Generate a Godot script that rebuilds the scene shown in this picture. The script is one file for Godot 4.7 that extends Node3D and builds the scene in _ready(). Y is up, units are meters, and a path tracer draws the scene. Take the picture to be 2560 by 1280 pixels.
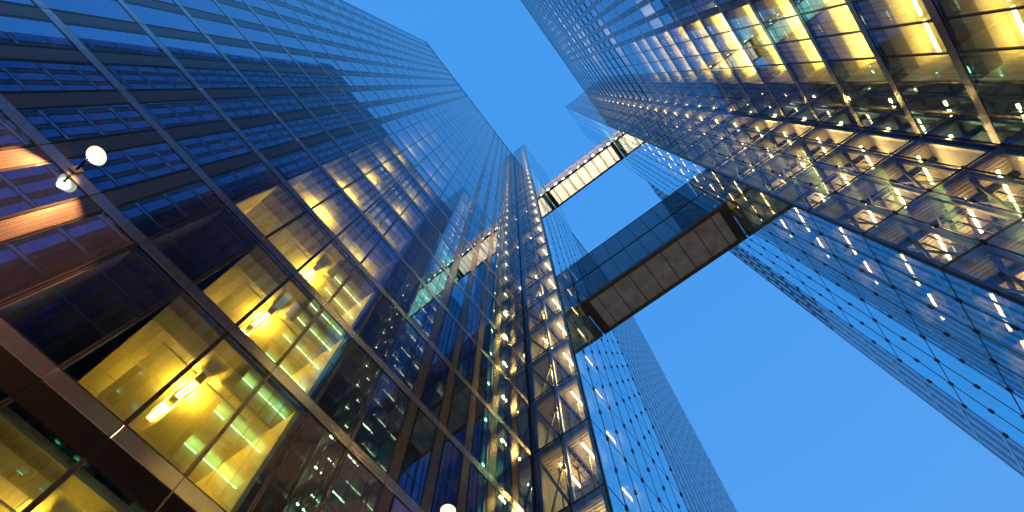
extends Node3D
# x runs along both facades, z across the gap between the towers, y up; the camera stands at the origin of the plaza.

const FLOOR := 3.765
const WEST_Z := -8.126        # facade of the left tower, facing +z
const EAST_Z := 12.006        # facade of the right tower, facing -z
const WEST_BASE := 9.0        # centre of the lowest steel band in view
const EAST_BASE := 9.15
const LIFT_BASE := 9.07
const WEST_LIFT_X := 12.0
const EAST_LIFT_X := 11.78
const LIFT_LONG := 8.96
const WEST_LIFT_Z := -5.268   # blue glass fronts of the two lift towers
const EAST_LIFT_Z := 6.823

var M := {}
var names := {}
var rng := RandomNumberGenerator.new()
var cam_x := Vector3(0.611215, -0.004334, 0.791453)
var cam_d := Vector3(0.753598, -0.302421, -0.583637)
var cam_f := Vector3(0.241881, 0.953165, -0.181578)
var eye := Vector3(0, 1.6, 0)


# ---------------------------------------------------------------- mesh helpers
class Shape:
	var v := PackedVector3Array()
	var n := PackedVector3Array()
	var t := PackedVector2Array()
	func quad(a: Vector3, b: Vector3, c: Vector3, d: Vector3, norm := Vector3.ZERO) -> void:   # clockwise from the front
		var m := norm if norm != Vector3.ZERO else (c - a).cross(b - a).normalized()
		for p in [a, b, c, a, c, d]:
			v.append(p)
			n.append(m)
	func tri(a: Vector3, b: Vector3, c: Vector3) -> void:
		var m := (c - a).cross(b - a).normalized()
		for p in [a, b, c]:
			v.append(p)
			n.append(m)
	func box(lo: Vector3, hi: Vector3) -> void:
		var a := Vector3(lo.x, lo.y, lo.z)
		var b := Vector3(hi.x, lo.y, lo.z)
		var c := Vector3(hi.x, hi.y, lo.z)
		var d := Vector3(lo.x, hi.y, lo.z)
		var e := Vector3(lo.x, lo.y, hi.z)
		var f := Vector3(hi.x, lo.y, hi.z)
		var g := Vector3(hi.x, hi.y, hi.z)
		var h := Vector3(lo.x, hi.y, hi.z)
		quad(e, h, g, f)
		quad(b, c, d, a)
		quad(a, d, h, e)
		quad(f, g, c, b)
		quad(d, c, g, h)
		quad(a, e, f, b)
	func bar(p: Vector3, q: Vector3, w: float, h: float) -> void:   # a straight square bar from p to q
		var l := (q - p).normalized()
		var s := l.cross(Vector3.UP if absf(l.y) < 0.95 else Vector3.RIGHT).normalized()
		var u := s.cross(l)
		var c := []
		for e in [p, q]:
			for k in [[-1, -1], [1, -1], [1, 1], [-1, 1]]:
				c.append(e + s * (w * 0.5 * k[0]) + u * (h * 0.5 * k[1]))
		for k in 4:
			var j := (k + 1) % 4
			quad(c[k], c[k + 4], c[j + 4], c[j])
		quad(c[0], c[1], c[2], c[3])
		quad(c[7], c[6], c[5], c[4])
	func tube(p: Vector3, q: Vector3, r: float, sides := 8, r2 := -1.0) -> void:
		var rr := r if r2 < 0.0 else r2
		var l := (q - p).normalized()
		var s := l.cross(Vector3.UP if absf(l.y) < 0.95 else Vector3.RIGHT).normalized()
		var u := s.cross(l)
		for k in sides:
			var x := TAU * k / sides
			var y := TAU * (k + 1) / sides
			var a := s * cos(x) + u * sin(x)
			var b := s * cos(y) + u * sin(y)
			var f := v.size()
			for z in [[p + a * r, a], [q + a * rr, a], [q + b * rr, b], [p + a * r, a], [q + b * rr, b], [p + b * r, b]]:
				v.append(z[0])
				n.append(z[1])
			tri(p, p + a * r, p + b * r)
			tri(q, q + b * rr, q + a * rr)
	func ball(c: Vector3, r: Vector3, rings := 6, sides := 10, from := 0.0, to := PI) -> void:
		for i in rings:
			var a := from + (to - from) * i / rings
			var b := from + (to - from) * (i + 1) / rings
			for k in sides:
				var x := TAU * k / sides
				var y := TAU * (k + 1) / sides
				var q := [[a, x], [a, y], [b, y], [a, x], [b, y], [b, x]]
				for z in q:
					var d := Vector3(sin(z[0]) * cos(z[1]), cos(z[0]), sin(z[0]) * sin(z[1]))
					v.append(c + d * r)
					n.append((d / r).normalized())
	func pane(w: float, h: float, o: Vector3, bow: float, tx: float, ty: float, side := 1.0) -> void:   # a slightly bowed sheet of glass facing +z or -z
		var p := [Vector3(-w, -h, 0), Vector3(-w, h, 0), Vector3(w, h, 0), Vector3(w, -h, 0)]
		if side < 0.0:
			p = [p[3], p[2], p[1], p[0]]
		for k in [0, 1, 2, 0, 2, 3]:
			var c: Vector3 = p[k] * 0.5
			v.append(o + c)
			n.append(Vector3(c.x / w * 2.0 * bow + tx, c.y / h * 1.2 * bow + ty, side).normalized())
	func panel(w: float, h: float, z0: float, z1: float, e: float, o := Vector3.ZERO, side := 1.0) -> void:   # a sheet-metal panel with chamfered edges
		var x := w * 0.5
		var y := h * 0.5
		var r := [Vector3(-x, -y, z0), Vector3(-x, y, z0), Vector3(x, y, z0), Vector3(x, -y, z0)]
		var m := [Vector3(-x, -y, z1 - e), Vector3(-x, y, z1 - e), Vector3(x, y, z1 - e), Vector3(x, -y, z1 - e)]
		var f := [Vector3(-x + e, -y + e, z1), Vector3(-x + e, y - e, z1), Vector3(x - e, y - e, z1), Vector3(x - e, -y + e, z1)]
		var s := Vector3(1, 1, side)
		for k in 4:
			r[k] = o + r[k] * s
			m[k] = o + m[k] * s
			f[k] = o + f[k] * s
		for k in 4:
			var j := (k + 1) % 4
			if side > 0.0:
				quad(m[k], m[j], f[j], f[k])
				quad(r[k], r[j], m[j], m[k])
			else:
				quad(m[j], m[k], f[k], f[j])
				quad(r[j], r[k], m[k], m[j])
		if side > 0.0:
			quad(f[0], f[1], f[2], f[3])
		else:
			quad(f[3], f[2], f[1], f[0])


func mesh(parts: Array) -> ArrayMesh:   # [[Shape, material], ...] -> one mesh, a surface each
	var m := ArrayMesh.new()
	for p in parts:
		var s: Shape = p[0]
		if s.v.is_empty():
			continue
		var a := []
		a.resize(Mesh.ARRAY_MAX)
		a[Mesh.ARRAY_VERTEX] = s.v
		a[Mesh.ARRAY_NORMAL] = s.n
		m.add_surface_from_arrays(Mesh.PRIMITIVE_TRIANGLES, a)
		m.surface_set_material(m.get_surface_count() - 1, p[1])
	return m


func put(called: String, m: Mesh, parent: Node, at := Vector3.ZERO, turn := 0.0) -> MeshInstance3D:
	var o := MeshInstance3D.new()
	var key := str(parent.get_instance_id()) + called
	names[key] = names.get(key, -1) + 1
	o.name = called if names[key] == 0 else "%s_%03d" % [called, names[key]]
	o.mesh = m
	o.position = at
	o.rotation.y = turn
	parent.add_child(o, true)
	return o


func build(called: String, s: Shape, m: Material, parent: Node, at := Vector3.ZERO) -> MeshInstance3D:
	return put(called, mesh([[s, m]]), parent, at)


func thing(called: String, label: String, category: String, at := Vector3.ZERO, group := "") -> Node3D:
	var o := Node3D.new()
	var key := "top" + called
	names[key] = names.get(key, -1) + 1
	o.name = called if names[key] == 0 else "%s_%03d" % [called, names[key]]
	o.position = at
	add_child(o, true)
	return tag(o, label, category, group)


func tag(o: Node3D, label: String, category: String, group := "") -> Node3D:
	o.set_meta("label", label)
	o.set_meta("category", category)
	if group:
		o.set_meta("group", group)
	return o


func ordinal(n: int) -> String:
	var small := ["lowest", "second", "third", "fourth", "fifth", "sixth", "seventh", "eighth", "ninth", "tenth", "eleventh", "twelfth", "thirteenth", "fourteenth", "fifteenth", "sixteenth", "seventeenth", "eighteenth", "nineteenth", "twentieth"]
	if n <= 20:
		return small[n - 1]
	if n == 30:
		return "thirtieth"
	return ("twenty-" if n < 30 else "thirty-") + ["first", "second", "third", "fourth", "fifth", "sixth", "seventh", "eighth", "ninth"][(n - 1) % 10]


func in_view(p: Vector3, margin := 0.12) -> bool:
	var d := p - eye
	var z := d.dot(cam_f)
	if z <= 0.1:
		return false
	return absf(d.dot(cam_x) / z) < 0.9405 * (1.0 + margin) and absf(d.dot(cam_d) / z) < 0.4703 * (1.0 + margin * 2.0)


# ---------------------------------------------------------------- materials
func colour(r: float, g: float, b: float, a := 1.0) -> Color:
	var c := Color(r, g, b).linear_to_srgb()
	c.a = a
	return c


func solid(called: String, c: Color, rough: float, metal := 0.0) -> StandardMaterial3D:
	var m := StandardMaterial3D.new()
	m.resource_name = called
	m.albedo_color = c
	m.roughness = rough
	m.metallic = metal
	M[called] = m
	return m


func glass(called: String, c: Color, rough: float, metal: float, spec: float) -> StandardMaterial3D:
	var m := solid(called, c, rough, metal)
	m.transparency = BaseMaterial3D.TRANSPARENCY_ALPHA
	m.metallic_specular = spec
	m.cull_mode = BaseMaterial3D.CULL_DISABLED
	return m


func lamp_glow(called: String, c: Color, energy: float) -> StandardMaterial3D:
	var m := solid(called, Color(0.9, 0.9, 0.9), 0.6)
	m.emission_enabled = true
	m.emission = c
	m.emission_energy_multiplier = energy
	return m


func noise_tex(freq: float, seed_: int, lo: Color, hi: Color, size := 256, stretch := false) -> NoiseTexture2D:
	var n := FastNoiseLite.new()
	n.noise_type = FastNoiseLite.TYPE_SIMPLEX_SMOOTH
	n.frequency = freq
	n.seed = seed_
	n.fractal_octaves = 4
	var g := Gradient.new()
	g.set_color(0, lo)
	g.set_color(1, hi)
	var t := NoiseTexture2D.new()
	t.width = size
	t.height = size
	t.seamless = true
	t.noise = n
	t.color_ramp = g
	return t


func materials() -> void:
	# steel bands: brushed sheet with faint streaks and handling marks
	var band := solid("band_steel", Color.WHITE, 0.42, 0.85)
	band.albedo_texture = noise_tex(0.02, 3, colour(0.44, 0.40, 0.39), colour(0.60, 0.56, 0.545))
	band.roughness_texture = noise_tex(0.035, 8, Color(0.75, 0.75, 0.75), Color(1, 1, 1))
	band.roughness = 0.2
	for t in [band]:
		t.uv1_triplanar = true
		t.uv1_world_triplanar = true
		t.uv1_scale = Vector3(0.9, 0.35, 0.9)
	# ventilation flaps: sheet metal pierced by rows of slots
	var holes := Image.create(64, 64, false, Image.FORMAT_RGB8)
	holes.fill(Color(1, 1, 1))
	for y in range(0, 64, 8):
		for x in 64:
			if x % 16 > 1:
				for d in 3:
					holes.set_pixel(x, y + d, Color(0.42, 0.42, 0.42))
	var vent := solid("vent_steel", colour(0.21, 0.18, 0.165), 0.2, 0.6)
	vent.albedo_texture = ImageTexture.create_from_image(holes)
	vent.uv1_triplanar = true
	vent.uv1_world_triplanar = true
	vent.uv1_scale = Vector3(3.2, 3.2, 3.2)
	# solar-control glass: two clear sheets and between them a thin blue metal coating, slightly uneven from pane to pane
	glass("tower_glass", Color(0.02, 0.03, 0.04, 0.01), 0.0, 0.0, 0.5)
	var coat := glass("coating", Color(1, 1, 1, 0.46), 0.0, 1.0, 0.5)
	coat.albedo_texture = noise_tex(0.02, 14, colour(0.05, 0.48, 0.86), colour(0.10, 0.54, 0.92), 128)
	coat.uv1_triplanar = true
	coat.uv1_world_triplanar = true
	coat.uv1_scale = Vector3(0.25, 0.25, 0.25)
	glass("front_glass", colour(0.16, 0.82, 1.0, 0.03), 0.0, 0.86, 0.5)
	var thin_coat := glass("lift_coating", Color(1, 1, 1, 0.28), 0.0, 1.0, 0.5)
	thin_coat.albedo_texture = noise_tex(0.02, 15, colour(0.08, 0.40, 0.66), colour(0.12, 0.46, 0.74), 128)
	thin_coat.uv1_triplanar = true
	thin_coat.uv1_world_triplanar = true
	thin_coat.uv1_scale = Vector3(0.25, 0.25, 0.25)
	glass("lift_glass", colour(0.02, 0.10, 0.16, 0.03), 0.0, 0.0, 0.5)
	glass("bridge_glass", colour(0.01, 0.20, 0.38, 0.16), 0.0, 0.30, 0.5)
	solid("dark_frame", colour(0.022, 0.021, 0.022), 0.12, 0.0)
	solid("joint", colour(0.02, 0.022, 0.028), 0.35, 0.0)
	solid("header", colour(0.012, 0.011, 0.010), 0.75, 0.0).metallic_specular = 0.1
	solid("mullion", colour(0.16, 0.14, 0.14), 0.18, 0.7)
	solid("black_steel", colour(0.012, 0.012, 0.014), 0.5, 0.3)
	solid("fitting", colour(0.02, 0.02, 0.022), 0.35, 0.7)
	var con := solid("concrete", Color.WHITE, 0.9)
	con.albedo_texture = noise_tex(0.03, 21, colour(0.30, 0.29, 0.27), colour(0.40, 0.385, 0.36))
	con.uv1_triplanar = true
	con.uv1_scale = Vector3(0.5, 0.5, 0.5)
	solid("core_plaster", colour(0.36, 0.35, 0.33), 0.9)
	solid("ceiling_white", colour(0.62, 0.60, 0.55), 0.9)
	solid("soffit_grey", colour(0.16, 0.145, 0.12), 0.8)
	solid("bulkhead", colour(0.34, 0.33, 0.30), 0.85)
	solid("raft_white", colour(0.55, 0.53, 0.48), 0.8)
	solid("plaster", colour(0.60, 0.56, 0.46), 0.85)
	solid("wood", colour(0.16, 0.085, 0.035), 0.6)
	solid("carpet", colour(0.30, 0.27, 0.2), 0.95)
	solid("deck", colour(0.68, 0.60, 0.44), 0.75, 0.0)
	solid("grey_steel", colour(0.16, 0.165, 0.17), 0.45, 0.5)
	solid("light_steel", colour(0.42, 0.42, 0.41), 0.4, 0.5)
	var sof := solid("bridge_soffit", Color.WHITE, 0.55, 0.0)
	sof.albedo_texture = noise_tex(0.012, 31, colour(0.40, 0.38, 0.34), colour(0.64, 0.63, 0.60))
	sof.uv1_triplanar = true
	sof.uv1_world_triplanar = true
	sof.uv1_scale = Vector3(0.31, 0.31, 0.31)
	solid("rust_steel", colour(0.13, 0.085, 0.065), 0.6, 0.3)
	var frost := solid("frosted_panel", colour(0.78, 0.70, 0.60), 0.6)
	frost.backlight_enabled = true
	frost.backlight = Color(1, 1, 1)
	solid("plaza", Color.WHITE, 0.85)
	M.plaza.albedo_texture = noise_tex(0.05, 5, colour(0.20, 0.195, 0.185), colour(0.29, 0.28, 0.265))
	M.plaza.uv1_triplanar = true
	M.plaza.uv1_scale = Vector3(0.2, 0.2, 0.2)
	lamp_glow("tube_glow", colour(1.0, 0.70, 0.25), 20.0)
	lamp_glow("office_glow", colour(1.0, 0.74, 0.22), 16.0)
	lamp_glow("bridge_glow", colour(1.0, 0.82, 0.62), 16.0)
	lamp_glow("flood_glow", colour(1.0, 0.66, 0.42), 20.0)
	lamp_glow("flood_rim", colour(1.0, 0.50, 0.30), 3.0)
	lamp_glow("street_glow", colour(1.0, 0.68, 0.42), 6.0)
	var bl := solid("blind", colour(0.78, 0.77, 0.74), 0.85)
	bl.backlight_enabled = true
	bl.backlight = Color(1, 1, 1)
	lamp_glow("room_glow", colour(1.0, 0.88, 0.70), 6.0)


# ---------------------------------------------------------------- towers
func west_joint(k: int) -> float:      # x of the joint left of bay k
	if k < -4:
		return -4.80 + 1.244 * (k + 4)
	if k > 9:
		return 11.93 + 1.276 * (k - 9)
	return 0.35 + 1.2866 * k


func east_joint(k: int) -> float:
	return 11.78 + 1.235 * k


func tower(t: Node3D, z: float, side: float, base: float, floors: int, first: int, last: int, joint: Callable, thin_from: int, thin_to: int, gap_from: float, gap_to: float, roof: float) -> void:
	# one window, one spandrel panel and, outside the thin bays, one vent flap per bay and floor
	var made := {"window": {}, "spandrel_panel": {}, "vent_flap": {}}
	var todo := {"window": [], "spandrel_panel": [], "vent_flap": []}
	var turn := 0.0 if side > 0.0 else PI
	for k in range(-1, floors):
		var low := base + FLOOR * k
		for b in range(first, last):
			var x0: float = joint.call(b)
			var x1: float = joint.call(b + 1)
			if x0 > gap_from - 0.5 and x1 < gap_to + 0.5:
				continue
			var thin := b >= thin_from and b < thin_to
			var mid := Vector3((x0 + x1) * 0.5, low + FLOOR * 0.5, z)
			var seen := in_view(mid)
			var far := (mid - eye).length() + (0.0 if seen else 1000.0)
			var v := 0.0 if thin else 0.38
			var w0 := x0 + (v if side > 0.0 else 0.0)
			var w1 := x1 - (v if side < 0.0 else 0.0)
			var h := FLOOR - 0.33
			todo.window.append([far, Vector3((w0 + w1) * 0.5, low + FLOOR * 0.5, z - 0.004 * side), snappedf(w1 - w0 - 0.05, 0.01), h])
			todo.spandrel_panel.append([far, Vector3((x0 + x1) * 0.5, low, z), snappedf(x1 - x0 - 0.014, 0.01), 0.33])
			if not thin:
				todo.vent_flap.append([far, Vector3(x0 + 0.19 if side > 0.0 else x1 - 0.19, low + FLOOR * 0.5, z), 0.36, h])
	for kind in todo:
		var list: Array = todo[kind]
		list.sort_custom(func(p, q): return p[0] < q[0] if p[0] != q[0] else p[1].x + p[1].y * 100.0 < q[1].x + q[1].y * 100.0)
		var rest := Shape.new()
		var rest_2 := Shape.new()
		var rest_3 := Shape.new()
		for i in list.size():
			var e: Array = list[i]
			var own: bool = i < 300 and e[0] < 900.0
			var mat: Material = M.tower_glass if kind == "window" else M.band_steel if kind == "spandrel_panel" else M.vent_steel
			if own:
				var key := "%.2f %d" % [e[2], rng.randi() % 4]
				if not made[kind].has(key):
					var s := Shape.new()
					var f := Shape.new()
					var c := Shape.new()
					piece(kind, s, f, c, e, Vector3.ZERO, 1.0)
					made[kind][key] = mesh([[s, mat], [f, M.dark_frame], [c, M.coating]])
				put(kind, made[kind][key], t, e[1], turn)
			else:
				piece(kind, rest, rest_2, rest_3, e, e[1], side)
		var o := put("far_" + kind + "s", mesh([[rest, mat_of(kind)], [rest_2, M.dark_frame], [rest_3, M.coating]]), t)
		o.set_meta("kind", "stuff")


func mat_of(kind: String) -> Material:
	return M.tower_glass if kind == "window" else M.band_steel if kind == "spandrel_panel" else M.vent_steel


func piece(kind: String, s: Shape, f: Shape, c: Shape, e: Array, o: Vector3, side: float) -> void:
	var w: float = e[2]
	var h: float = e[3]
	if kind == "window":
		var bow := rng.randf_range(0.0015, 0.004)
		var tx := rng.randfn(0, 0.0011)
		var ty := rng.randfn(0, 0.0011)
		s.pane(w, h, o, bow, tx, ty, side)
		s.pane(w, h, o - Vector3(0, 0, 0.012 * side), bow, tx, ty, side)
		c.pane(w, h, o - Vector3(0, 0, 0.006 * side), bow, tx, ty, side)
		for q in [-1.0, 1.0]:
			var a := o + Vector3(q * (w * 0.5), 0, 0)
			f.box(a + Vector3(-0.02, -h * 0.5, -0.04), a + Vector3(0.02, h * 0.5, 0.004))
			var b := o + Vector3(0, q * (h * 0.5 - 0.02), 0)
			f.box(b + Vector3(-w * 0.5 + 0.021, -0.014, -0.04), b + Vector3(w * 0.5 - 0.021, 0.014, 0.003))
	elif kind == "spandrel_panel":
		s.panel(w, h, -0.05, 0.008, 0.006, o, side)
	else:
		s.panel(w, h - 0.01, -0.06, -0.004, 0.012, o, side)
		for q in [-1.0, 1.0]:
			f.box(o + Vector3(q * (w * 0.5 + 0.006) - 0.006, -h * 0.5, -0.004), o + Vector3(q * (w * 0.5 + 0.006) + 0.006, h * 0.5, 0.004))


func shell(t: Node3D, z: float, side: float, base: float, floors: int, x0: float, x1: float, roof: float, zone0: float, zone1: float) -> void:
	# floor slabs, core wall, end walls and roof behind the facade
	var deep := 13.5
	for k in range(-1, floors + 1):
		var y := base + FLOOR * k
		var s := Shape.new()
		s.box(Vector3(x0 + 0.1, y - 0.16, minf(z - side * 0.08, z - side * 6.0)), Vector3(x1 - 0.1, y + 0.16, maxf(z - side * 0.08, z - side * 6.0)))
		build("floor_slab", s, M.concrete, t)
	var c := Shape.new()
	c.box(Vector3(x0, 0, minf(z - side * 6.0, z - side * deep)), Vector3(x1, roof - 0.3, maxf(z - side * 6.0, z - side * deep)))
	build("core_wall", c, M.core_plaster, t)
	for x in [x0 + 0.06, x1 - 0.06]:
		var e := Shape.new()
		e.box(Vector3(x - 0.05, 0, minf(z - side * 0.02, z - side * 6.0)), Vector3(x + 0.05, roof - 0.2, maxf(z - side * 0.02, z - side * 6.0)))
		build("end_wall", e, M.mullion, t)
	var r := Shape.new()
	r.box(Vector3(x0, roof - 0.28, minf(z + side * 0.06, z - side * deep)), Vector3(x1, roof, maxf(z + side * 0.06, z - side * deep)))
	build("roof", r, M.mullion, t)


func mullions(t: Node3D, z: float, side: float, from: int, to: int, joint: Callable, low: float, high: float) -> void:
	var s := Shape.new()
	for q in [-0.027, 0.027]:
		s.box(Vector3(q - 0.016, 0, -0.05), Vector3(q + 0.016, high - low, 0.006))
	s.box(Vector3(-0.012, 0, -0.05), Vector3(0.012, high - low, -0.004))
	var m := mesh([[s, M.mullion]])
	for b in range(from, to + 1):
		put("mullion", m, t, Vector3(joint.call(b), low, z), 0.0 if side > 0.0 else PI)


func office_floor(t: Node3D, z: float, side: float, y: float, x0: float, x1: float, walls := true) -> void:
	# ceiling, dark edge soffit by the glass, side walls and rear wall of one lit floor; y is the centre of the slab above
	var top := y - 0.17
	var zz := func(d: float) -> float: return z - side * d
	var c := Shape.new()
	c.box(Vector3(x0, top - 0.018, minf(zz.call(0.5), zz.call(5.9))), Vector3(x1, top - 0.004, maxf(zz.call(0.5), zz.call(5.9))))
	build("ceiling", c, M.soffit_grey, t)
	var across := maxi(1, int(round((x1 - x0) / 1.25)))
	var cw := (x1 - x0) / across
	var tile := Shape.new()
	tile.box(Vector3(-cw * 0.5 + 0.008, -0.014, -0.592), Vector3(cw * 0.5 - 0.008, 0.0, 0.592))
	var tm := mesh([[tile, M.ceiling_white]])
	for i in across:
		for j in 4:
			put("ceiling_panel", tm, t, Vector3(x0 + cw * (i + 0.5), top - 0.02 - 0.002 * rng.randf(), zz.call(1.1 + 1.2 * j)))
	var s := Shape.new()
	s.box(Vector3(x0, top - 0.16, minf(zz.call(0.1), zz.call(0.46))), Vector3(x1, top - 0.004, maxf(zz.call(0.1), zz.call(0.46))))
	build("edge_soffit", s, M.soffit_grey, t)
	var b := Shape.new()
	b.box(Vector3(x0, top - 0.12, minf(zz.call(0.47), zz.call(0.98))), Vector3(x1, top - 0.034, maxf(zz.call(0.47), zz.call(0.98))))
	build("bulkhead", b, M.bulkhead, t)
	if not walls:
		return
	for x in [x0, x1]:
		var w := Shape.new()
		w.box(Vector3(x - 0.05, top - 3.3, minf(zz.call(0.14), zz.call(5.95))), Vector3(x + 0.05, top - 0.034, maxf(zz.call(0.14), zz.call(5.95))))
		build("partition", w, M.plaster, t)


# ---------------------------------------------------------------- lamps
func pendant(label: String, at: Vector3, long: float, lit: bool, energy: float, group: String) -> void:
	var o := thing("pendant_lamp", label, "lamp", at, group)
	var s := Shape.new()
	s.box(Vector3(-long * 0.5, -0.05, -0.05), Vector3(long * 0.5, 0.0, 0.05))
	build("lamp_tube", s, M.office_glow, o)
	for x in [-long * 0.35, long * 0.35]:
		var r := Shape.new()
		r.tube(Vector3(x, 0, 0), Vector3(x, 0.42, 0), 0.008, 5)
		build("rod", r, M.grey_steel, o)
	if lit:
		var l := AreaLight3D.new()
		l.name = "lamp_light"
		l.light_color = colour(1.0, 0.62, 0.05)
		l.light_energy = energy
		l.area_size = Vector2(long - 0.04, 0.09)
		l.area_range = 12.0
		l.area_attenuation = 2.0
		l.shadow_enabled = true
		l.position = Vector3(0, 0.02, 0)
		l.rotation.x = PI * 0.5
		o.add_child(l, true)


func strip_lamp(label: String, at: Vector3, long: float, energy: float, lift: float, group: String) -> void:
	var o := thing("strip_lamp", label, "lamp", at, group)
	var s := Shape.new()
	for x in [-0.045, 0.045]:
		s.tube(Vector3(x, 0, -long * 0.5), Vector3(x, 0, long * 0.5), 0.022, 8)
	build("lamp_tubes", s, M.office_glow, o)
	var h := Shape.new()
	for q in [-long * 0.5 - 0.02, long * 0.5]:
		h.box(Vector3(-0.09, -0.03, q), Vector3(0.09, 0.34, q + 0.02))
	build("hanger", h, M.light_steel, o)
	var l := OmniLight3D.new()
	l.name = "lamp_light"
	l.light_color = colour(1.0, 0.60, 0.03)
	l.light_energy = energy
	l.light_size = 0.04
	l.omni_range = 12.0
	l.omni_attenuation = 2.0
	l.shadow_enabled = true
	l.position = Vector3(0, lift, 0)
	o.add_child(l, true)


func tube_lamp(label: String, at: Vector3, long: float, energy: float, group: String) -> void:
	var o := thing("tube_lamp", label, "lamp", at, group)
	var s := Shape.new()
	s.tube(Vector3(-long * 0.5, 0, 0), Vector3(long * 0.5, 0, 0), 0.045, 8)
	build("tube", s, M.tube_glow, o)
	var h := Shape.new()
	for x in [-long * 0.5, long * 0.5]:
		h.box(Vector3(x - 0.03, -0.03, -0.03), Vector3(x + 0.03, 0.12, 0.03))
	h.box(Vector3(-long * 0.5, 0.09, -0.012), Vector3(long * 0.5, 0.12, 0.012))
	build("holder", h, M.light_steel, o)
	if energy > 0.0:
		var l := AreaLight3D.new()
		l.name = "tube_light"
		l.light_color = colour(1.0, 0.66, 0.19)
		l.light_energy = energy
		l.area_size = Vector2(long - 0.06, 0.09)
		l.area_range = 12.0
		l.area_attenuation = 2.0
		l.shadow_enabled = true
		l.position = Vector3(0, -0.05, 0)
		l.rotation.x = -PI * 0.5
		o.add_child(l, true)


func desk_lamp(label: String, at: Vector3) -> void:
	var o := thing("room_lamp", label, "lamp", at, "lamps behind the blinds")
	var g := Shape.new()
	g.ball(Vector3.ZERO, Vector3(0.13, 0.13, 0.13), 6, 10)
	build("lamp_globe", g, M.room_glow, o)
	var c := Shape.new()
	c.tube(Vector3(0, 0.12, 0), Vector3(0, FLOOR * 0.5 - 0.17, 0), 0.01, 5)
	build("cord", c, M.grey_steel, o)
	var l := OmniLight3D.new()
	l.name = "room_light"
	l.light_color = colour(1.0, 0.90, 0.74)
	l.light_energy = 9.0
	l.light_size = 0.1
	l.omni_range = 8.0
	l.omni_attenuation = 2.0
	l.shadow_enabled = true
	o.add_child(l, true)


func lamp_post(label: String, at: Vector3, energy: float) -> void:
	var o := thing("street_lamp", label, "street lamp", at, "street lamps on the plaza")
	var p := Shape.new()
	p.tube(Vector3.ZERO, Vector3(0, 0.35, 0), 0.11, 12, 0.085)
	p.tube(Vector3(0, 0.35, 0), Vector3(0, 4.3, 0), 0.055, 10, 0.04)
	build("pole", p, M.grey_steel, o)
	var c := Shape.new()
	c.tube(Vector3(0, 4.3, 0), Vector3(0, 4.4, 0), 0.10, 12)
	build("collar", c, M.grey_steel, o)
	var g := Shape.new()
	g.ball(Vector3(0, 4.6, 0), Vector3(0.21, 0.21, 0.21), 8, 14)
	build("lamp_globe", g, M.street_glow, o)
	var l := OmniLight3D.new()
	l.name = "street_light"
	l.light_color = colour(1.0, 0.60, 0.34)
	l.light_energy = energy
	l.light_size = 0.15
	l.omni_range = 60.0
	l.omni_attenuation = 2.0
	l.shadow_enabled = true
	l.position = Vector3(0, 4.6, 0)
	o.add_child(l, true)


func floodlight(label: String, at: Vector3) -> void:
	var o := thing("wall_floodlight", label, "floodlight", at, "floodlights on the left tower")
	var reach := at.z - WEST_Z
	var b := Shape.new()
	b.panel(0.16, 0.24, -0.02, 0.012, 0.008, Vector3(0, -0.14, -reach + 0.05))
	build("wall_plate", b, M.grey_steel, o)
	var a := Shape.new()
	a.tube(Vector3(0, -0.14, -reach + 0.05), Vector3(0, -0.14, -0.1), 0.025, 8)
	a.tube(Vector3(0, -0.14, -0.1), Vector3(0, 0.12, -0.02), 0.02, 8)
	build("arm", a, M.grey_steel, o)
	var h := Shape.new()
	h.tube(Vector3(0, 0.05, 0), Vector3(0, 0.2, 0), 0.21, 16, 0.12)
	h.tube(Vector3(0, 0.2, 0), Vector3(0, 0.26, 0), 0.07, 12)
	build("housing", h, M.grey_steel, o)
	var g := Shape.new()
	g.ball(Vector3(0, 0.045, 0), Vector3(0.20, 0.10, 0.20), 5, 18, PI * 0.5, PI)
	build("lamp_diffuser", g, M.flood_rim, o)
	var core := Shape.new()
	core.ball(Vector3(0, -0.03, 0), Vector3(0.13, 0.10, 0.13), 8, 14)
	build("lamp_glass", core, M.flood_glow, o)
	var l := SpotLight3D.new()
	l.name = "flood_light"
	l.light_color = colour(1.0, 0.38, 0.12)
	l.light_energy = 130.0
	l.light_size = 0.06
	l.spot_range = 30.0
	l.spot_attenuation = 2.0
	l.spot_angle = 56.0
	l.spot_angle_attenuation = 0.4
	l.rotation.x = -PI * 0.5
	l.shadow_enabled = true
	l.position = Vector3(0, -0.14, 0)
	o.add_child(l, true)


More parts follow.
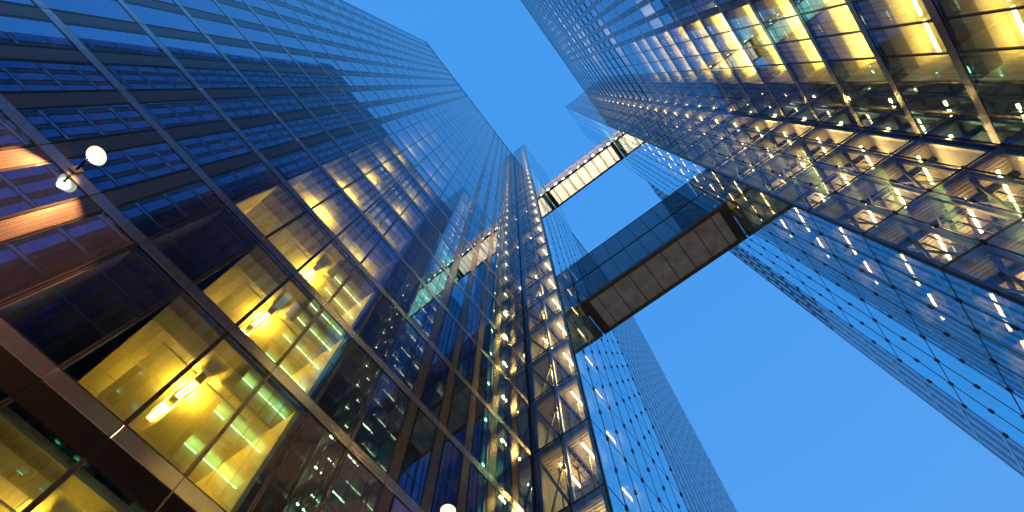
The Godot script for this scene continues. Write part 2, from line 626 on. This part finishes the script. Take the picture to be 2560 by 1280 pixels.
# ---------------------------------------------------------------- lift towers
func lift_tower(t: Node3D, x: float, z_wall: float, z_front: float, roof: float, bays: int, which: String) -> void:
	# a glass shaft: end face at x, long front at z_front, landings at every floor
	var side := 1.0 if z_front > z_wall else -1.0
	var wide := absf(z_front - z_wall)
	var step := wide / bays
	var levels := int((roof - LIFT_BASE) / FLOOR)
	var long_bays := 7
	var pitch := LIFT_LONG / long_bays
	var panes := []
	for k in range(-2, levels + 1):
		var y0 := LIFT_BASE + FLOOR * k
		var y1 := minf(y0 + FLOOR, roof)
		for b in bays:
			panes.append([Vector3(x, (y0 + y1) * 0.5, z_wall + side * step * (b + 0.5)), step - 0.03, y1 - y0 - 0.03, 0])
		for b in long_bays:
			panes.append([Vector3(x + pitch * (b + 0.5), (y0 + y1) * 0.5, z_front), pitch - 0.03, y1 - y0 - 0.03, 1])
			if k >= levels - 1:
				panes.append([Vector3(x + LIFT_LONG, (y0 + y1) * 0.5, z_wall + side * step * (minf(b, bays - 1) + 0.5)), step - 0.03, y1 - y0 - 0.03, 2])
	panes = panes.filter(func(p): return p[2] > 0.1)
	panes.sort_custom(func(p, q): return (p[0] - eye).length() + (0.0 if in_view(p[0]) else 1000.0) < (q[0] - eye).length() + (0.0 if in_view(q[0]) else 1000.0))
	var shared := {}
	var rest := Shape.new()
	var rest_front := Shape.new()
	for i in panes.size():
		var p: Array = panes[i]
		if p[3] == 2:
			continue
		var turn: float = (PI * 0.5 if p[3] == 0 else 0.0)
		if i < 300:
			var key := "%.2f %.2f %d %d" % [p[1], p[2], p[3], rng.randi() % 3]
			if not shared.has(key):
				var s := Shape.new()
				var facing: float = side if p[3] == 1 else -1.0
				var tip := [rng.randf_range(0.0, 0.0012), rng.randfn(0, 0.0012), rng.randfn(0, 0.0012)]
				s.pane(p[1], p[2], Vector3.ZERO, tip[0], tip[1], tip[2], facing)
				var c := Shape.new()
				if p[3] == 0:
					c.pane(p[1], p[2], Vector3(0, 0, -0.012 * facing), tip[0], tip[1], tip[2], facing)
				shared[key] = mesh([[s, M.lift_glass if p[3] == 0 else M.front_glass], [c, M.lift_coating]])
			put("glass_pane", shared[key], t, p[0], turn)
		else:
			var s := Shape.new()
			var facing: float = side if p[3] == 1 else -1.0
			for d in ([0.0, -0.024 * facing] if p[3] == 0 else [0.0]):
				s.pane(p[1], p[2], Vector3(0, 0, d), 0.001, rng.randfn(0, 0.0008), rng.randfn(0, 0.0008), facing)
			var m := Transform3D(Basis(Vector3.UP, turn), p[0])
			for q in s.v.size():
				(rest if p[3] == 0 else rest_front).v.append(m * s.v[q])
				(rest if p[3] == 0 else rest_front).n.append(m.basis * s.n[q])
	if rest.v.size() + rest_front.v.size():
		put("far_glass_panes", mesh([[rest, M.lift_glass], [rest_front, M.front_glass]]), t).set_meta("kind", "stuff")
	# joints between the panes and the fittings that hold them
	for b in range(0, bays + 1):
		var s := Shape.new()
		var w := 0.045 if b == 0 or b == bays else 0.022
		var z := z_wall + side * (step * b)
		s.box(Vector3(x - 0.006, 1.0, z - w), Vector3(x + 0.05, roof, z + w))
		build("upright", s, M.dark_frame, t)
	for b in range(1, long_bays + 1):
		var s := Shape.new()
		s.box(Vector3(x + pitch * b - 0.04, 1.0, z_front - (0.03 if side > 0 else 0.004)), Vector3(x + pitch * b + 0.04, roof, z_front + (0.004 if side > 0 else 0.03)))
		build("upright", s, M.joint, t)
	var nodes := Shape.new()
	for k in range(-1, levels + 1):
		var y := LIFT_BASE + FLOOR * k
		var s := Shape.new()
		s.box(Vector3(x - 0.012, y - 0.03, minf(z_wall, z_front) + 0.02), Vector3(x + 0.03, y + 0.03, maxf(z_wall, z_front) - 0.02))
		var joint := Shape.new()
		joint.box(Vector3(x + 0.03, y - 0.045, minf(z_front + side * 0.002, z_front - side * 0.03)), Vector3(x + LIFT_LONG, y + 0.045, maxf(z_front + side * 0.002, z_front - side * 0.03)))
		build("transom", s, M.dark_frame, t)
		build("transom", joint, M.joint, t)
		for hh in [0.0, FLOOR * 0.5]:
			for b in range(0, long_bays + 1):
				var c := Vector3(x + pitch * b, y + hh, z_front + side * 0.02)
				if c.y < roof - 0.3 and c.y < 90.0:
					nodes.box(c - Vector3(0.038, 0.10, 0.03), c + Vector3(0.038, 0.10, 0.03))
			for b in range(1, bays):
				var c := Vector3(x - 0.015, y + hh, z_wall + side * step * b)
				if c.y < roof - 0.3 and c.y < 90.0:
					nodes.box(c - Vector3(0.03, 0.09, 0.055), c + Vector3(0.03, 0.09, 0.055))
	build("glass_fittings", nodes, M.fitting, t).set_meta("kind", "stuff")
	# inside: landings with ribbed undersides, columns, braces and guide rails
	var inner := wide - 0.25
	for k in range(-1, levels + 1):
		var y := LIFT_BASE + FLOOR * k
		var z0 := minf(z_wall + side * 0.05, z_front - side * 0.28)
		var z1 := maxf(z_wall + side * 0.05, z_front - side * 0.28)
		var s := Shape.new()
		s.box(Vector3(x + 0.3, y - 0.1, z0), Vector3(x + LIFT_LONG - 0.3, y + 0.1, z1))
		if k < 10:
			var r := x + 0.4
			while r < x + 4.6:
				s.box(Vector3(r, y - 0.15, z0 + 0.02), Vector3(r + 0.075, y - 0.1, z1 - 0.02))
				r += 0.15
		build("landing", s, M.deck, t)
		var e := Shape.new()
		e.box(Vector3(x + 0.16, y - 0.16, z0), Vector3(x + 0.295, y + 0.14, z1))
		e.box(Vector3(x + 2.3, y - 0.34, z0 + 0.02), Vector3(x + 2.44, y - 0.155, z1 - 0.02))
		build("edge_beam", e, M.grey_steel, t)
		if k < 16:
			var db := Shape.new()
			for q in ([1.02, 3.15] if bays == 4 else [3.15]):
				db.box(Vector3(x + q, y - 0.40, z0 + 0.03), Vector3(x + q + 0.16, y - 0.155, z1 - 0.03))
			for b in range(1, bays):
				var zb := z_wall + side * (step * b)
				db.box(Vector3(x + 0.36, y - 0.30, zb - 0.05), Vector3(x + 4.8, y - 0.157, zb + 0.05))
			build("dark_beam", db, M.black_steel, t)
			var tray := Shape.new()
			for q in [0.42, 0.58]:
				var zt: float = z_wall + side * wide * q
				tray.box(Vector3(x + 0.45, y - 0.52, zt - 0.02), Vector3(x + 4.4, y - 0.44, zt + 0.02))
			for q in 12:
				var xt := x + 0.6 + q * 0.33
				tray.box(Vector3(xt, y - 0.50, z_wall + side * wide * 0.5 - wide * 0.08), Vector3(xt + 0.03, y - 0.47, z_wall + side * wide * 0.5 + wide * 0.08))
			build("cable_tray", tray, M.light_steel, t)
		# braces in the plane behind the end glass, one bay in two
		for b in bays:
			if (bays == 2 and b == 0) or (bays == 4 and b % 2 == 1):
				var za := z_wall + side * (step * b + 0.1)
				var zb := z_wall + side * (step * (b + 1) - 0.1)
				var g := Shape.new()
				g.bar(Vector3(x + 0.42, y - 0.2, za), Vector3(x + 0.42, y - FLOOR + 0.2, zb), 0.09, 0.11)
				g.bar(Vector3(x + 0.55, y - 0.2, zb), Vector3(x + 0.55, y - FLOOR + 0.2, za), 0.06, 0.07)
				build("brace", g, M.grey_steel, t)
	for b in range(0, bays + 1):
		var z := z_wall + side * clampf(step * b, 0.15, wide - 0.2)
		var s := Shape.new()
		s.box(Vector3(x + 0.2, 1.0, z - 0.07), Vector3(x + 0.34, roof - 0.4, z + 0.07))
		build("column", s, M.grey_steel, t)
		if b < bays:
			for q in [0.36, 0.62, 0.8]:
				var g := Shape.new()
				var zz: float = z_wall + side * step * (b + q)
				g.box(Vector3(x + 0.75 + q, 1.0, zz - 0.022), Vector3(x + 0.81 + q, roof - 2.0, zz + 0.022))
				build("guide_rail", g, M.black_steel, t)
	for q in [3.1, 6.2]:
		var s := Shape.new()
		s.box(Vector3(x + q, 1.0, z_front - side * 0.3 - 0.09), Vector3(x + q + 0.16, roof - 0.4, z_front - side * 0.3 + 0.07))
		build("column", s, M.grey_steel, t)
	var back := Shape.new()
	back.box(Vector3(x + 0.3, 1.0, minf(z_wall + side * 0.06, z_wall + side * 0.02)), Vector3(x + LIFT_LONG - 0.1, roof - 0.5, maxf(z_wall + side * 0.06, z_wall + side * 0.02)))
	build("rear_wall", back, M.concrete, t)
	var top := Shape.new()
	top.box(Vector3(x + 0.05, roof - 0.12, minf(z_wall, z_front) + 0.05), Vector3(x + LIFT_LONG - 0.05, roof - 0.02, maxf(z_wall, z_front) - 0.05))
	build("roof", top, M.grey_steel, t)
	# tube lamps under the landings
	for k in range(1, levels + 1):
		var y := LIFT_BASE + FLOOR * k - 0.42
		var zs := [0.72, 0.28] if bays == 2 else [0.13, 0.38, 0.63, 0.88]
		for q in zs.size():
			var far: bool = k > 8
			if bays == 2 and q == 1 and k % 3 != 0:
				continue
			var xx := x + 1.25 + 0.25 * q
			tube_lamp("tube lamp under %s landing of the %s lift tower, %s" % [ordinal(k), which, (["nearest tower wall", "second from wall", "third from wall", "nearest open corner"] if bays == 4 else ["nearest open corner", "nearest tower wall"])[q]], Vector3(xx, y, z_wall + side * wide * zs[q]), 1.5, (9.0 if q == 0 or q == 2 else 0.0) if not far else 0.0, "tube lamps of the %s lift tower" % which)
		tube_lamp("tube lamp behind the blue front of the %s lift tower, %s landing" % [which, ordinal(k)], Vector3(x + 3.9, y, z_front - side * 0.75), 1.3, 0.0, "lamps behind the %s blue glass front" % which)


# ---------------------------------------------------------------- bridges
func bridge(t: Node3D, y: float, tall: float, x: float, wide: float, lit: bool, which: String) -> void:
	var z0 := WEST_LIFT_Z + 0.06
	var z1 := EAST_LIFT_Z - 0.06
	var n := 9
	var a0 := z0 + 0.58
	var pitch := (z1 - z0 - 1.16) / (n - 1)
	# floor panels, seams between them
	var mats: Material = M.frosted_panel if lit else M.bridge_soffit
	for half in [false, true]:
		var p := pitch * (0.5 if half else 1.0)
		var s := Shape.new()
		s.box(Vector3(-wide * 0.5 + 0.27, 0, -p * 0.5 + 0.03), Vector3(wide * 0.5 - 0.26, 0.03, p * 0.5 - 0.03))
		var f := Shape.new()
		for q in [[-1, -1], [-1, 1], [1, -1], [1, 1]]:
			f.tube(Vector3(q[0] * (wide * 0.5 - 0.42), -0.01, q[1] * (p * 0.5 - 0.12)), Vector3(q[0] * (wide * 0.5 - 0.42), 0.0, q[1] * (p * 0.5 - 0.12)), 0.025, 6)
		var m := mesh([[s, mats], [f, M.black_steel]])
		for k in (2 if half else n - 2):
			put("floor_panel", m, t, Vector3(wide * 0.5, 0.02, (a0 + pitch * 0.25 if k == 0 else a0 + pitch * (n - 1.25)) if half else a0 + pitch * (k + 1.0)))
	if not lit:
		var bk := Shape.new()
		bk.box(Vector3(0.1, 0.06, z0), Vector3(wide - 0.1, 0.24, z1))
		build("deck", bk, M.black_steel, t)
	for k in n:
		var zj := a0 + pitch * (0.5 + k - 0.0) if k < n - 1 else a0
		var j := Shape.new()
		j.box(Vector3(0.23, 0.056, zj - 0.05), Vector3(wide - 0.21, 0.2, zj + 0.05))
		build("joist", j, M.black_steel, t)
	# long edge beams, rails, roof
	for q in [[0.0, 0.25], [wide - 0.24, wide]]:
		var e := Shape.new()
		e.box(Vector3(q[0], -0.06, z0), Vector3(q[1], 0.28, z1))
		build("edge_beam", e, M.rust_steel if not lit else M.black_steel, t)
	var r := Shape.new()
	r.box(Vector3(0.03, tall - 0.12, z0), Vector3(wide - 0.03, tall, z1))
	build("roof", r, M.black_steel, t)
	var rows := 2 if not lit else 1
	var rh := (tall - 0.42) / rows
	var cols := 10
	var cw := (z1 - z0) / cols
	var gl := Shape.new()
	gl.pane(cw - 0.03, rh - 0.03, Vector3.ZERO, 0.001, 0, 0, -1.0)
	var gm := mesh([[gl, M.lift_glass if lit else M.bridge_glass]])
	for side in [0.05, wide - 0.05]:
		for i in rows:
			for k in cols:
				put("side_pane", gm, t, Vector3(side, 0.29 + rh * (i + 0.5), z0 + cw * (k + 0.5)), PI * 0.5)
			var h := Shape.new()
			h.box(Vector3(side - 0.04, 0.29 + rh * i - 0.03, z0), Vector3(side + 0.04, 0.29 + rh * i + 0.03, z1))
			build("rail", h, M.black_steel, t)
		for k in cols + 1:
			var u := Shape.new()
			u.box(Vector3(side - 0.025, 0.28, z0 + cw * k - 0.02), Vector3(side + 0.025, tall - 0.12, z0 + cw * k + 0.02))
			build("post", u, M.black_steel, t)
	if not lit:
		var d := Shape.new()
		d.box(Vector3(0.12, 0.29 + rh - 0.14, z0 + 0.02), Vector3(wide - 0.12, 0.29 + rh - 0.035, z1 - 0.02))
		build("upper_deck", d, M.grey_steel, t)
	# sleeve joints at both ends
	for q in [[z0, z0 + 0.56], [z1 - 0.56, z1]]:
		var e := Shape.new()
		e.box(Vector3(0.26, 0.0, q[0]), Vector3(wide - 0.24, 0.1, q[1]))
		for k in 4:
			var zz: float = lerpf(q[0], q[1], (k + 0.5) / 4.0)
			e.box(Vector3(0.23, -0.05, zz - 0.03), Vector3(wide - 0.21, -0.002, zz + 0.03))
		build("sleeve_joint", e, M.rust_steel, t)
	if lit:
		for k in n:
			var at := Vector3(x + 0.27, y + 1.35, a0 + pitch * k)
			var o := thing("bridge_lamp", "round lamp at the glass of the upper skybridge, %s from left" % ["first", "second", "third", "fourth", "fifth", "sixth", "seventh", "eighth", "ninth"][k], "lamp", at, "lamps along the upper skybridge")
			var g := Shape.new()
			g.ball(Vector3.ZERO, Vector3(0.19, 0.19, 0.19), 8, 12)
			build("bulb", g, M.bridge_glow, o)
			var st := Shape.new()
			st.tube(Vector3(0, -1.28, 0), Vector3(0, -0.17, 0), 0.025, 8)
			build("stem", st, M.grey_steel, o)
			var l := OmniLight3D.new()
			l.name = "bulb_light"
			l.light_color = colour(1.0, 0.65, 0.40)
			l.light_energy = 30.0
			l.light_size = 0.04
			l.omni_range = 12.0
			l.omni_attenuation = 2.0
			l.shadow_enabled = true
			o.add_child(l, true)


# ---------------------------------------------------------------- the place
func _ready() -> void:
	rng.seed = 77
	var cam := Camera3D.new()
	cam.name = "camera"
	cam.transform = Transform3D(Basis(cam_x, -cam_d, -cam_f).orthonormalized(), eye)
	cam.fov = 50.369
	cam.near = 0.1
	cam.far = 1500.0
	cam.current = true
	add_child(cam)
	var env := Environment.new()
	env.background_mode = Environment.BG_SKY
	var sky_m := ProceduralSkyMaterial.new()
	sky_m.sky_top_color = colour(0.062, 0.325, 0.87)
	sky_m.sky_horizon_color = colour(0.17, 0.43, 0.93)
	sky_m.sky_curve = 0.5
	sky_m.ground_bottom_color = colour(0.062, 0.325, 0.87)
	sky_m.ground_horizon_color = colour(0.06, 0.08, 0.12)
	var sky := Sky.new()
	sky.sky_material = sky_m
	env.sky = sky
	env.tonemap_mode = Environment.TONE_MAPPER_LINEAR
	env.tonemap_exposure = 1.0
	env.ambient_light_source = Environment.AMBIENT_SOURCE_SKY
	env.sdfgi_enabled = true
	env.ssao_enabled = true
	env.ssil_enabled = true
	var we := WorldEnvironment.new()
	we.name = "world"
	we.environment = env
	add_child(we)
	materials()

	# ground
	var g := Shape.new()
	g.box(Vector3(-600, -0.3, -600), Vector3(600, 0, 600))
	build("plaza_ground", g, M.plaza, self).set_meta("kind", "structure")

	# left tower
	var west := thing("glass_tower", "dark blue glass tower on the left with steel bands and lit yellow offices", "skyscraper", Vector3.ZERO, "twin glass office towers")
	tower(west, WEST_Z, 1.0, WEST_BASE, 28, -13, 42, west_joint, -2, 4, 12.0, 20.9, 114.83)
	shell(west, WEST_Z, 1.0, WEST_BASE, 28, -16.0, 53.4, 114.83, -2.2, 5.5)
	mullions(west, WEST_Z, 1.0, -2, 4, west_joint, 4.0, 114.4)
	for k in range(-1, 12):
		var y := WEST_BASE + FLOOR * (k + 1) - (0.55 if k < 0 else 0.0)
		var x0 := west_joint(-1) if k < 2 else west_joint(-2)
		office_floor(west, WEST_Z, 1.0, y, x0, 2.72)
		if k < 2:
			office_floor(west, WEST_Z, 1.0, y, west_joint(-2), x0, true)
		var label := "pendant lamp on the %s lit floor of the left tower" % ordinal(k + 2)
		if k > 2:
			pendant(label + ", left of the pair", Vector3(-0.8, y - 0.62, WEST_Z - (1.45 if k < 5 else 1.0)), 0.8, true, 7.5 if k < 5 else 2.5, "pendant lamps in the left tower")
			pendant(label + ", right of the pair", Vector3(1.75, y - 0.62, WEST_Z - (1.9 if k < 5 else 1.1)), 0.7, true, 6.0 if k < 5 else 2.0, "pendant lamps in the left tower")
			continue
		# rafts hung under the ceiling, lamps in the slot between them
		for q in [[-0.36, 0.62], [0.88, 2.1]]:
			var ra := Shape.new()
			ra.panel(q[1] - q[0], 0.05, -4.4, -1.02, 0.015, Vector3((q[0] + q[1]) * 0.5, y - 0.52, WEST_Z))
			build("ceiling_raft", ra, M.raft_white, west)
		for d in [1.5, 2.45]:
			strip_lamp("strip lamp between ceiling rafts on the %s lit floor, %s glass" % [ordinal(k + 2), "nearest the" if d < 2.0 else "farther from the"], Vector3(0.75, y - 0.5, WEST_Z - d), 0.62, 9.0 if d < 2.0 else 9.0, -0.14 if d < 2.0 else 0.08, "strip lamps between ceiling rafts")
	for b in range(-5, 9):
		var hp := Shape.new()
		hp.panel(west_joint(b + 1) - west_joint(b) - 0.02, 0.5, -0.06, 0.012, 0.01, Vector3((west_joint(b) + west_joint(b + 1)) * 0.5, WEST_BASE - 0.43, WEST_Z))
		build("header_panel", hp, M.header, west)

	# right tower
	var east := thing("glass_tower", "taller blue glass tower on the right with rows of lit yellow floors", "skyscraper", Vector3.ZERO, "twin glass office towers")
	tower(east, EAST_Z, -1.0, EAST_BASE, 31, -31, 24, east_joint, -6, 0, 11.78, 20.7, 126.0)
	shell(east, EAST_Z, -1.0, EAST_BASE, 31, -26.4, 41.2, 126.0, 4.4, 11.7)
	mullions(east, EAST_Z, -1.0, -5, 0, east_joint, 4.0, 125.6)
	for k in range(2, 14):
		var y := EAST_BASE + FLOOR * (k + 1)
		office_floor(east, EAST_Z, -1.0, y, east_joint(-6), east_joint(-2))
		var label := "pendant lamp on the %s lit floor of the right tower" % ordinal(k - 1)
		for i in 3:
			pendant(label + [", farthest from lift tower", ", middle of three", ", nearest lift tower"][i], Vector3([5.0, 6.7, 8.4][i], y - 0.62, EAST_Z + (1.6 if k < 7 else 1.0)), 1.5, true, 3.5 if k > 7 else 12.0 if k > 4 else 6.0 if k == 4 else 1.9, "pendant lamps in the right tower")
	var done := {}
	for q in [[3.43, 48.2], [3.76, 66.2], [3.86, 85.0], [3.97, 102.3], [3.2, 66.2], [1.95, 107.8], [-2.08, 105.4], [2.6, 100.0], [-0.6, 95.0], [0.6, 95.0], [1.9, 88.0], [3.2, 88.0], [-3.2, 110.0], [0.7, 81.0], [3.4, 112.0], [2.1, 112.0]]:
		var b := int(floorf((q[0] - 11.78) / 1.235))
		var k := int(floorf((q[1] - EAST_BASE) / FLOOR))
		if done.has(Vector2i(b, k)):
			continue
		done[Vector2i(b, k)] = true
		var bl := Shape.new()
		bl.box(Vector3(-0.41, -1.66, 0), Vector3(0.41, 1.66, 0.02))
		build("window_blind", bl, M.blind, east, Vector3(east_joint(b) + 0.43, EAST_BASE + FLOOR * (k + 0.5), EAST_Z + 0.16))
		desk_lamp("lamp behind blind, right tower %s floor, %s bay from lift tower" % [ordinal(k + 1), ordinal(-b)], Vector3(east_joint(b) + 0.43, EAST_BASE + FLOOR * (k + 0.5), EAST_Z + 0.95))
	var par := Shape.new()
	par.box(Vector3(8.8, 126.0, EAST_Z + 0.03), Vector3(26.0, 131.6, EAST_Z + 0.2))
	build("roof_screen", par, M.tower_glass, east)

	# lift towers and bridges
	var wl := thing("lift_tower", "slim glass lift tower with lit landings at the right end of left facade", "lift tower", Vector3.ZERO, "glass lift towers")
	lift_tower(wl, WEST_LIFT_X, WEST_Z, WEST_LIFT_Z, 123.47, 2, "left")
	var el := thing("lift_tower", "wide glass lift tower with many lit landings in front of the right tower", "lift tower", Vector3.ZERO, "glass lift towers")
	lift_tower(el, EAST_LIFT_X, EAST_Z, EAST_LIFT_Z, 130.5, 4, "right")
	var ub := thing("skybridge", "upper skybridge with glowing peach underside panels and a row of lamps", "bridge", Vector3(15.137, 79.77, 0), "skybridges between the lift towers")
	bridge(ub, 79.77, 5.23, 15.137, 2.92, true, "upper")
	var lb := thing("skybridge", "lower unlit skybridge with dark grey underside panels and blue glass sides", "bridge", Vector3(14.996, 37.68, 0), "skybridges between the lift towers")
	bridge(lb, 37.68, 8.21, 14.996, 3.05, false, "lower")

	for q in [[-9.0, -2.0, "farthest west, near the left tower"], [-7.0, 7.5, "in the west half, near the right tower"], [7.6, -5.4, "beside the left facade"], [4.0, 8.5, "beside the right facade"], [9.5, 0.5, "between the two lift towers"], [-18.0, 2.5, "at the far west end of the plaza"]]:
		lamp_post("street lamp with a globe on the plaza, " + q[2], Vector3(q[0], 0, q[1]), 34.0 if q[0] == 7.6 else 7.0)
	floodlight("bright orange floodlight on a wall bracket at the left tower's left edge", Vector3(-4.11, 13.0, -7.668))
	floodlight("orange floodlight on a wall bracket at the bottom edge below the lift tower", Vector3(7.32, 12.93, -7.668))
